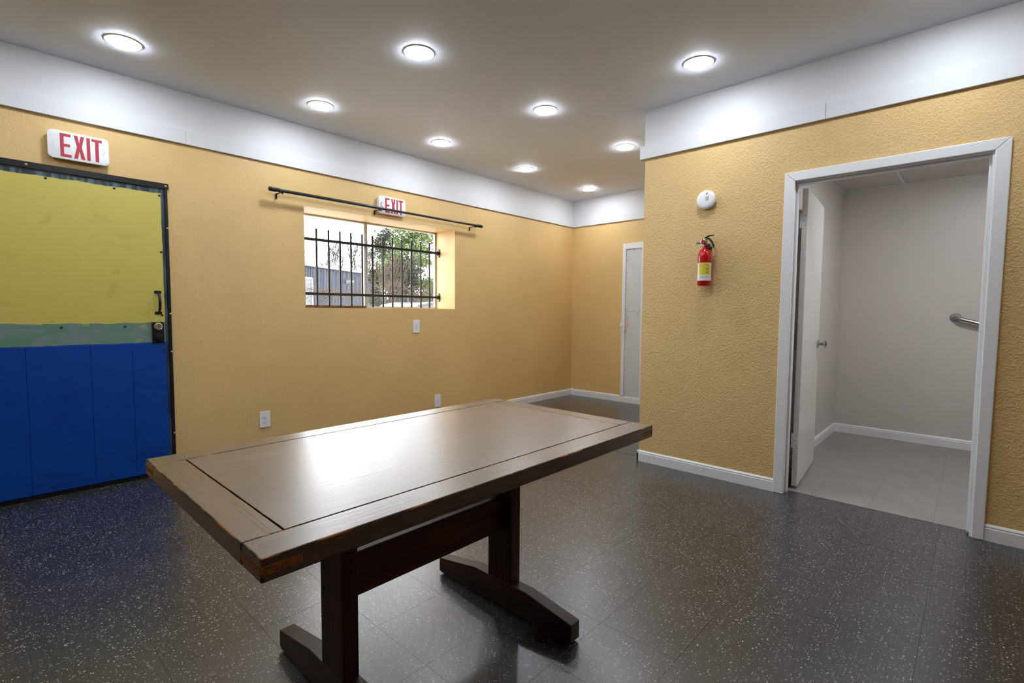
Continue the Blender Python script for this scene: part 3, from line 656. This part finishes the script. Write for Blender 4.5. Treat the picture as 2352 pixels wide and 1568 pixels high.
for z in (0.146, 0.132, 0.125, 0.108, 0.100, 0.086): part('text_line', ink([(-24, z), (22, z)], 0.0006), M_INK, lb)
for a in (-16, 24):
    part('symbol_box', ink([(a, 0.052), (a+28, 0.052), (a+28, 0.070), (a, 0.070), (a, 0.052)], 0.0006), M_GREYMARK, lb)
    part('symbol_box', ink([(a+6, 0.055), (a+20, 0.066), (a+24, 0.056), (a+8, 0.067)], 0.0008), M_GREYMARK, lb)
part('text_line', ink([(-22, 0.043), (38, 0.043)], 0.0017), M_INK, lb)
for z in (0.06, 0.08, 0.10, 0.12, 0.14): part('text_line', ink([(92, z), (104, z+0.006)], 0.0008), M_GREYMARK, lb)
vb = part('valve', MB().lathe([(0.0165, 0.283), (0.0165, 0.296), (0.014, 0.298), (0.014, 0.322), (0.010, 0.328), (0.001, 0.328)], (0, 0, EW), (0, 1, 0), 20), M_STEEL, fe)
part('gauge', MB().lathe([(0.001, 0), (0.0175, 0), (0.0185, 0.003), (0.0185, 0.012), (0.0155, 0.014), (0.0150, 0.012), (0.001, 0.012)], (-0.006, 0.312, EW+0.012), (0.15, 0.02, 1), 28), M_CHROME, vb)
part('gauge_dial', MB().lathe([(0.0145, 0), (0.001, 0.0006)], (-0.004, 0.3125, EW+0.0245), (0.15, 0.02, 1), 24), M_SIGN_RED, vb)
part('nozzle', MB().tube([(-0.008, 0.312, EW), (-0.035, 0.310, EW), (-0.058, 0.309, EW)], [0.008, 0.0075, 0.009], 14), M_STEEL, vb)
part('upper_lever', MB().prism([(-0.006, 0.326), (0.012, 0.340), (0.030, 0.349), (0.062, 0.352), (0.064, 0.357), (0.024, 0.356), (0.006, 0.348), (-0.010, 0.334)], lambda a, b: (a, b, EW-0.009), lambda a, b: (a, b, EW+0.009)), M_BLACK, vb, 0.0012, 1)
part('lower_handle', MB().prism([(0.006, 0.322), (0.022, 0.330), (0.038, 0.316), (0.052, 0.292), (0.060, 0.268), (0.066, 0.269), (0.063, 0.290), (0.050, 0.318), (0.030, 0.340), (0.012, 0.338)], lambda a, b: (a, b, EW-0.010), lambda a, b: (a, b, EW+0.010)), M_BLACK, vb, 0.0012, 1)
part('pull_pin', MB().tube([(0.012, 0.333, EW-0.016), (0.012, 0.333, EW+0.018)], 0.0017, 8).tube([(0.012+0.008*math.cos(a), 0.326+0.008*math.sin(a), EW+0.018) for a in [2*PI*k/14 for k in range(15)]], 0.0011, 6), M_LYEL, vb)
part('wall_hook', MB().box(-0.014, 0.014, 0.255, 0.305, 0, 0.004).box(-0.012, 0.030, 0.270, 0.282, 0.004, EW-0.010).box(0.018, 0.030, 0.266, 0.290, EW-0.014, EW+0.010), M_BLACK, fe, 0.001, 1)

# ------------------------------------------------------------------ recessed ceiling lights
ring = MB().lathe([(0.0765, 0.001), (0.0775, 0.004), (0.081, 0.005), (0.090, 0.004), (0.093, 0.0)], (0, 0, 0), (0, 0, 1), 40)
ring.f = ring.f[:-2]; ring.m = ring.m[:-2]
ring_me = ring.mesh('trim_ring', M_WHITE)
lens_me = MB().lathe([(0.0755, 0.001), (0.0755, 0.0095), (0.072, 0.0115), (0.05, 0.0125), (0.001, 0.013)], (0, 0, 0), (0, 0, 1), 40).mesh('lens', M_LENS)
def ceiling_light(x, y, label, group='recessed ceiling lights'):
    t_ = thing('ceiling_light', label, 'ceiling light', (x, y, HC), ON_CEIL, group)
    link('trim_ring', ring_me, t_); link('lens', lens_me, t_)
for x, y, lab in (
    (0.525, 0.662, 'round recessed ceiling light above the painted door, at the top left'),
    (0.520, 1.873, 'round recessed ceiling light over the left end of the curtain rod'),
    (0.545, 3.033, 'round recessed ceiling light over the right half of the barred window'),
    (0.565, 4.204, 'round recessed ceiling light in the wall row, second from the far corner'),
    (0.575, 5.411, 'round recessed ceiling light closest to the far room corner, smallest in view'),
    (1.722, 1.905, 'large round recessed ceiling light at the top centre of the ceiling'),
    (1.745, 3.093, 'round recessed ceiling light in the middle of the ceiling, centre row'),
    (1.760, 4.270, 'round recessed ceiling light beside the corner of the white frieze'),
    (2.926, 3.165, 'round recessed ceiling light above the smoke detector, near the doorway wall')):
    ceiling_light(x, y, lab)
for x, y in ((1.73, 0.68), (2.93, 1.92), (2.93, 0.68), (4.13, 3.12), (5.33, 3.12), (0.53, -0.55), (1.73, -0.55)):
    ceiling_light(x, y, 'round recessed ceiling light overhead, beyond the upper edge of the picture', 'ceiling lights out of the picture')

bl_ = thing('ceiling_light', 'added unseen light on the bathroom ceiling, hidden by the doorway head', 'ceiling light', (4.35, 4.55, BZ+0.002), ON_CEIL)  # unseen lamp, added to brighten the bathroom
link('trim_ring', ring_me, bl_); lm2 = lens_me.copy(); lm2.materials[0] = M_LENS_B; link('lens', lm2, bl_)

# ------------------------------------------------------------------ crumbs on the floor
def crumb(label, x, y, r, mat, seed):
    rr = random.Random(seed); n = 7
    top = [(r*rr.uniform(0.5, 1)*math.cos(2*PI*k/n), 0.6*r*rr.uniform(0.5, 1)*math.sin(2*PI*k/n)) for k in range(n)]
    mb = MB().prism(top, lambda a, b: (a, b, 0), lambda a, b: (a*0.8, b*0.8, r*0.25))
    o = part('dry_leaf_bit', mb, mat); o.location = (x, y, 0.0003); o.rotation_euler = (0, 0, rr.uniform(0, 3)); tag(o, label, 'leaf bit', 'crumbs on the floor')
M_CRUMB = plain('dry_leaf', (196, 168, 96), 0.8); M_CRUMB2 = plain('brown_leaf', (120, 80, 48), 0.8)
# positions filled from the photograph's floor points
for lab, x, y, r, mt, sd_ in (('pale yellow leaf bit on the black floor left of the table', 0.912, 0.452, 0.010, M_CRUMB, 1),
                              ('dry leaf bit lying at the foot of the blue door', 0.04, 0.535, 0.012, M_CRUMB2, 2),
                              ('pale leaf bit on the floor between the table and the doorway', 3.2635, 2.36, 0.008, M_CRUMB, 4),
                              ('brown leaf bit on the floor in front of the bathroom doorway', 3.723, 2.842, 0.010, M_CRUMB2, 3)): crumb(lab, x, y, r, mt, sd_)

# ------------------------------------------------------------------ outside the window
struct('ground', MB().box(-90, 60, -60, 90, -0.4, -0.14), M_CONC, 'pale concrete yard outside the window')
def at(az, dist, z=0): a = math.radians(az); return Vector((CAM.x-dist*math.cos(a), dist*math.sin(a), z))
# warehouse
WL0, WR0 = at(24.77, 37.0), at(32.4, 45.4)
wd = (WR0-WL0).normalized(); wn = Vector((wd.y, -wd.x, 0));
if wn.dot(CAM-WL0) < 0: wn = -wn
WLEN = (WR0-WL0).length + 14; HW = 4.2
wh_ = thing('warehouse', 'blue-grey ribbed metal warehouse with a white eave beyond the fence', 'building', WR0, (-wd, wn, Vector((0, 0, 1))) if (-wd).cross(wn).z > 0 else (wd, wn, Vector((0, 0, 1))))
sg = 1 if (-wd).cross(wn).z > 0 else -1
mb = MB(); pts = []; x = 0.0
while x < WLEN:
    pts += [(x, 0), (x+0.10, 0), (x+0.115, 0.035), (x+0.165, 0.035)]; x += 0.18
pts.append((x, 0))
vs_ = [(sg*a, b, z) for a, b in pts for z in (-0.05, HW)]
mb.add(vs_, [(2*i, 2*i+2, 2*i+3, 2*i+1) for i in range(len(pts)-1)])
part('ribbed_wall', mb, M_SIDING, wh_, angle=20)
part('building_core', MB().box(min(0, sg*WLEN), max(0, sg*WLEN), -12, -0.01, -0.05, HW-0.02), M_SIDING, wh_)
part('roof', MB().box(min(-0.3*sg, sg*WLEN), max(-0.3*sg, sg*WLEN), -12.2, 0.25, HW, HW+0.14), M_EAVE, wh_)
dpos = (at(25.0, 37.2)-WR0).dot(-wd)
_e0, _e1 = sorted((sg*(dpos-0.3), sg*(dpos+2.3)))
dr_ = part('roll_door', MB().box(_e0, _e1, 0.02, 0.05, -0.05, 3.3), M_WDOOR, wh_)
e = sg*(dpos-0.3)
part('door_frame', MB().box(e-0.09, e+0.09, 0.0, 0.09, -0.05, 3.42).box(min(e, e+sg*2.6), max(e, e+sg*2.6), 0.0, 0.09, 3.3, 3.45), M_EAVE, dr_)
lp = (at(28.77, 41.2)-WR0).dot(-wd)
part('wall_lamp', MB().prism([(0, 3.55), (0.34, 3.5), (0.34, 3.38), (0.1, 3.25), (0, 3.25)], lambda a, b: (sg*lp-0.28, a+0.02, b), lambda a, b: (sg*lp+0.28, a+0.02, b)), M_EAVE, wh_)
# bare trees
def grow(mb, p, d, L, r, depth, rr, up=0.15, n=4):
    q = p + d*L*0.5 + Vector((rr.uniform(-1, 1), rr.uniform(-1, 1), rr.uniform(-0.3, 0.8)))*L*0.07
    e_ = q + (d + Vector((rr.uniform(-1, 1), rr.uniform(-1, 1), rr.uniform(-0.2, 0.9)))*0.22).normalized()*L*0.5
    r = max(r, 0.014)
    mb.tube([p, q, e_], [r, r*0.85, r*0.7], n, cap=False)
    if depth == 0: return
    for k in range(rr.choice((2, 3, 3)) if depth > 1 else 3):
        nd = (d*0.75 + Vector((rr.uniform(-1, 1), rr.uniform(-1, 1), rr.uniform(-0.35, 0.9)))*0.8 + Vector((0, 0, up))).normalized()
        grow(mb, e_ if k else q, nd, L*rr.uniform(0.6, 0.82), r*0.62, depth-1, rr, up, 3)
def bare_tree(label, az, dist, h, r, seed, mat=M_BARK, depth=6, first=0.3, up=0.15):
    rr = random.Random(seed); t_ = thing('bare_tree', label, 'tree', at(az, dist, -0.05), None, 'trees outside the window')
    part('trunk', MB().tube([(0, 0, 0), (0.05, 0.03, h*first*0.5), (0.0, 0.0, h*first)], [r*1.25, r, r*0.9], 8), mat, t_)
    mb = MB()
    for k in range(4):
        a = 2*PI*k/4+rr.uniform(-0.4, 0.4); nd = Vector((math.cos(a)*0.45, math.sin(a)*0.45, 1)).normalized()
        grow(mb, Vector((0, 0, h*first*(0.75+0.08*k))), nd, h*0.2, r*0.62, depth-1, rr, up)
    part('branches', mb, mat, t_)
bare_tree('spreading leafless tree behind the left half of the warehouse roof', 27.4, 50, 9.0, 0.13, 11, first=0.36)
bare_tree('taller leafless tree behind the right end of the warehouse', 30.1, 62, 12.8, 0.17, 12, first=0.32)
bare_tree('thin crooked leafless tree seen just right of the window mullion', 32.2, 34, 5.2, 0.07, 13, depth=4, first=0.4)
bare_tree('pale brown leafless tree tangled in front of the evergreen', 33.4, 18.4, 4.1, 0.045, 14, M_TWIG, 5, 0.25, 0.35)
def evergreen(label, az, dist, h, r, seed, mat, n):
    rr = random.Random(seed); t_ = thing('evergreen_tree', label, 'tree', at(az, dist, -0.05), None, 'trees outside the window')
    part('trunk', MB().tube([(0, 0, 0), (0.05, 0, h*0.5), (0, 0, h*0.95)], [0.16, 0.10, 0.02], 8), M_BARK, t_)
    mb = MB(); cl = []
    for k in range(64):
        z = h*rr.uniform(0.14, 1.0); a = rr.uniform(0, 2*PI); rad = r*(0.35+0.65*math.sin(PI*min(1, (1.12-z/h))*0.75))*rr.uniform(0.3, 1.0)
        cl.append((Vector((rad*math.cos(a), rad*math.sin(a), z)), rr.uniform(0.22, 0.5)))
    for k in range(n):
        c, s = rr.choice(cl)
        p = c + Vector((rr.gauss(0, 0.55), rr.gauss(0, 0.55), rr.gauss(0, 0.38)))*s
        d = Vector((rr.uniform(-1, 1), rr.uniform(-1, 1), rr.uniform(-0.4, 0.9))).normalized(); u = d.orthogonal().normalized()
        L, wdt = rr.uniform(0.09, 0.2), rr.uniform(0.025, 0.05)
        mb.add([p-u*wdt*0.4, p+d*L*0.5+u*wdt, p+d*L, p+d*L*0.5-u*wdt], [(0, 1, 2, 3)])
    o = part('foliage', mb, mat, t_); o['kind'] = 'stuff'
evergreen('dark loose evergreen tree in the right half of the window', 33.4, 31, 6.2, 1.35, 21, M_GREEN, 11000)
evergreen('brighter yellow-green tree at the right edge of the window', 35.8, 25.5, 6.3, 1.4, 22, M_GREEN2, 14000)
evergreen('dark bushy evergreen low behind the parked car', 35.2, 21.6, 3.4, 0.9, 23, M_GREEN, 4500)
# chain-link fence with dead vines
FX, FY0, FY1, FH = -9.0, 1.0, 15.0, 1.72
fe_ = thing('chain_link_fence', 'galvanised chain-link fence across the yard outside the window', 'fence', (FX, (FY0+FY1)/2, -0.05))
hl = (FY1-FY0)/2
part('top_rail', MB().tube([(0, -hl, FH), (0, hl, FH)], 0.02, 8), M_GALV, fe_)
for k in range(6): part('post', MB().tube([(0.02, -hl+k*2.8, 0), (0.02, -hl+k*2.8, FH+0.06)], 0.03, 8), M_GALV, fe_)
mb = MB(); sp = 0.075
for k in range(int((2*hl+FH)/sp)):
    for s in (1, -1):
        a = -hl-FH+k*sp if s > 0 else -hl+k*sp
        y0, y1 = a, a+s*FH
        za, zb = 0.0, FH
        if s > 0:
            if y0 < -hl: za = -hl-y0; y0 = -hl
            if y1 > hl: zb = FH-(y1-hl); y1 = hl
        else:
            if y0 > hl: za = y0-hl; y0 = hl
            if y1 < -hl: zb = FH-(-hl-y1); y1 = -hl
        if zb-za > 0.02: mb.tube([(0, y0, za), (0, y1, zb)], 0.0028, 3, cap=False)
o = part('wire_mesh', mb, M_GALV, fe_); o['kind'] = 'stuff'
rr = random.Random(31); mb = MB()
for k in range(620):
    y = rr.uniform(-hl, hl); hump = 0.38*(0.55+0.45*math.sin(y*1.7+0.6)*math.sin(y*0.6+2))
    p = Vector((rr.uniform(0.06, 0.45), y, FH+rr.uniform(-0.28, 1)*hump)); d = Vector((rr.uniform(-0.4, 0.4), rr.choice((-1, 1)), rr.uniform(-0.5, 0.8))).normalized(); pts = [p]
    for q in range(6):
        d = (d+Vector((rr.uniform(-1, 1)*0.3, rr.uniform(-1, 1)*0.35, rr.uniform(-1, 0.8)*0.45))).normalized(); p = p+d*0.11
        p.z = min(p.z, FH+hump*1.15); p.x = max(p.x, 0.06); pts.append(p.copy())
    mb.tube(pts, rr.uniform(0.003, 0.0065), 3, cap=False)
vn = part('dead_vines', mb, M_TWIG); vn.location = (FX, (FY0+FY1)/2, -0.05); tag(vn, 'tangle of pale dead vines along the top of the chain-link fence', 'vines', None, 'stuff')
# parked car
cx_, cy0, CL, CWD = -5.6, 5.15, 4.6, 1.75
car = thing('parked_car', 'grey car parked outside, only its roof showing above the window sill', 'car', (cx_, cy0, -0.05))
side = [(0.05, 0.35), (0.0, 0.62), (0.12, 0.78), (0.95, 0.93), (1.62, 1.40), (1.95, 1.455), (3.6, 1.455), (4.05, 1.40), (4.42, 0.98), (4.6, 0.9), (4.58, 0.4), (4.4, 0.3), (0.3, 0.3)]
part('body', MB().prism(side, lambda a, b: (-CWD/2+0.10*(b > 1.0), a, b), lambda a, b: (CWD/2-0.10*(b > 1.0), a, b)), M_CAR, car, 0.05, 3)
for a in ([(1.25, 0.98), (1.74, 1.355), (2.55, 1.385), (2.55, 0.98)], [(2.66, 0.98), (2.66, 1.385), (3.52, 1.375), (3.58, 0.98)], [(3.68, 0.98), (3.62, 1.37), (3.98, 1.34), (4.25, 0.98)]):
    for s in (-1, 1): part('side_window', MB().prism(a, lambda p_, q: (s*(CWD/2-0.03-0.09*(q > 1.1)), p_, q), lambda p_, q: (s*(CWD/2+0.004-0.09*(q > 1.1)), p_, q)), M_CARGLASS, car)
for y in (0.85, 3.75):
    for s in (-1, 1): part('wheel', MB().lathe([(0.001, 0), (0.20, 0.0), (0.32, 0.0), (0.33, 0.03), (0.33, 0.17), (0.001, 0.17)], (s*(CWD/2+0.01), y, 0.33), (-s, 0, 0), 24), M_RUBBER, car)
part('roof_aerial', MB().tube([(0, 3.5, 1.44), (0, 3.58, 1.52)], [0.02, 0.008], 8), M_RUBBER, car)
for s in (-1, 1): part('mirror', MB().box(s*(CWD/2)-0.09, s*(CWD/2)+0.09, 1.3, 1.42, 0.98, 1.12), M_CAR, car, 0.02, 2)
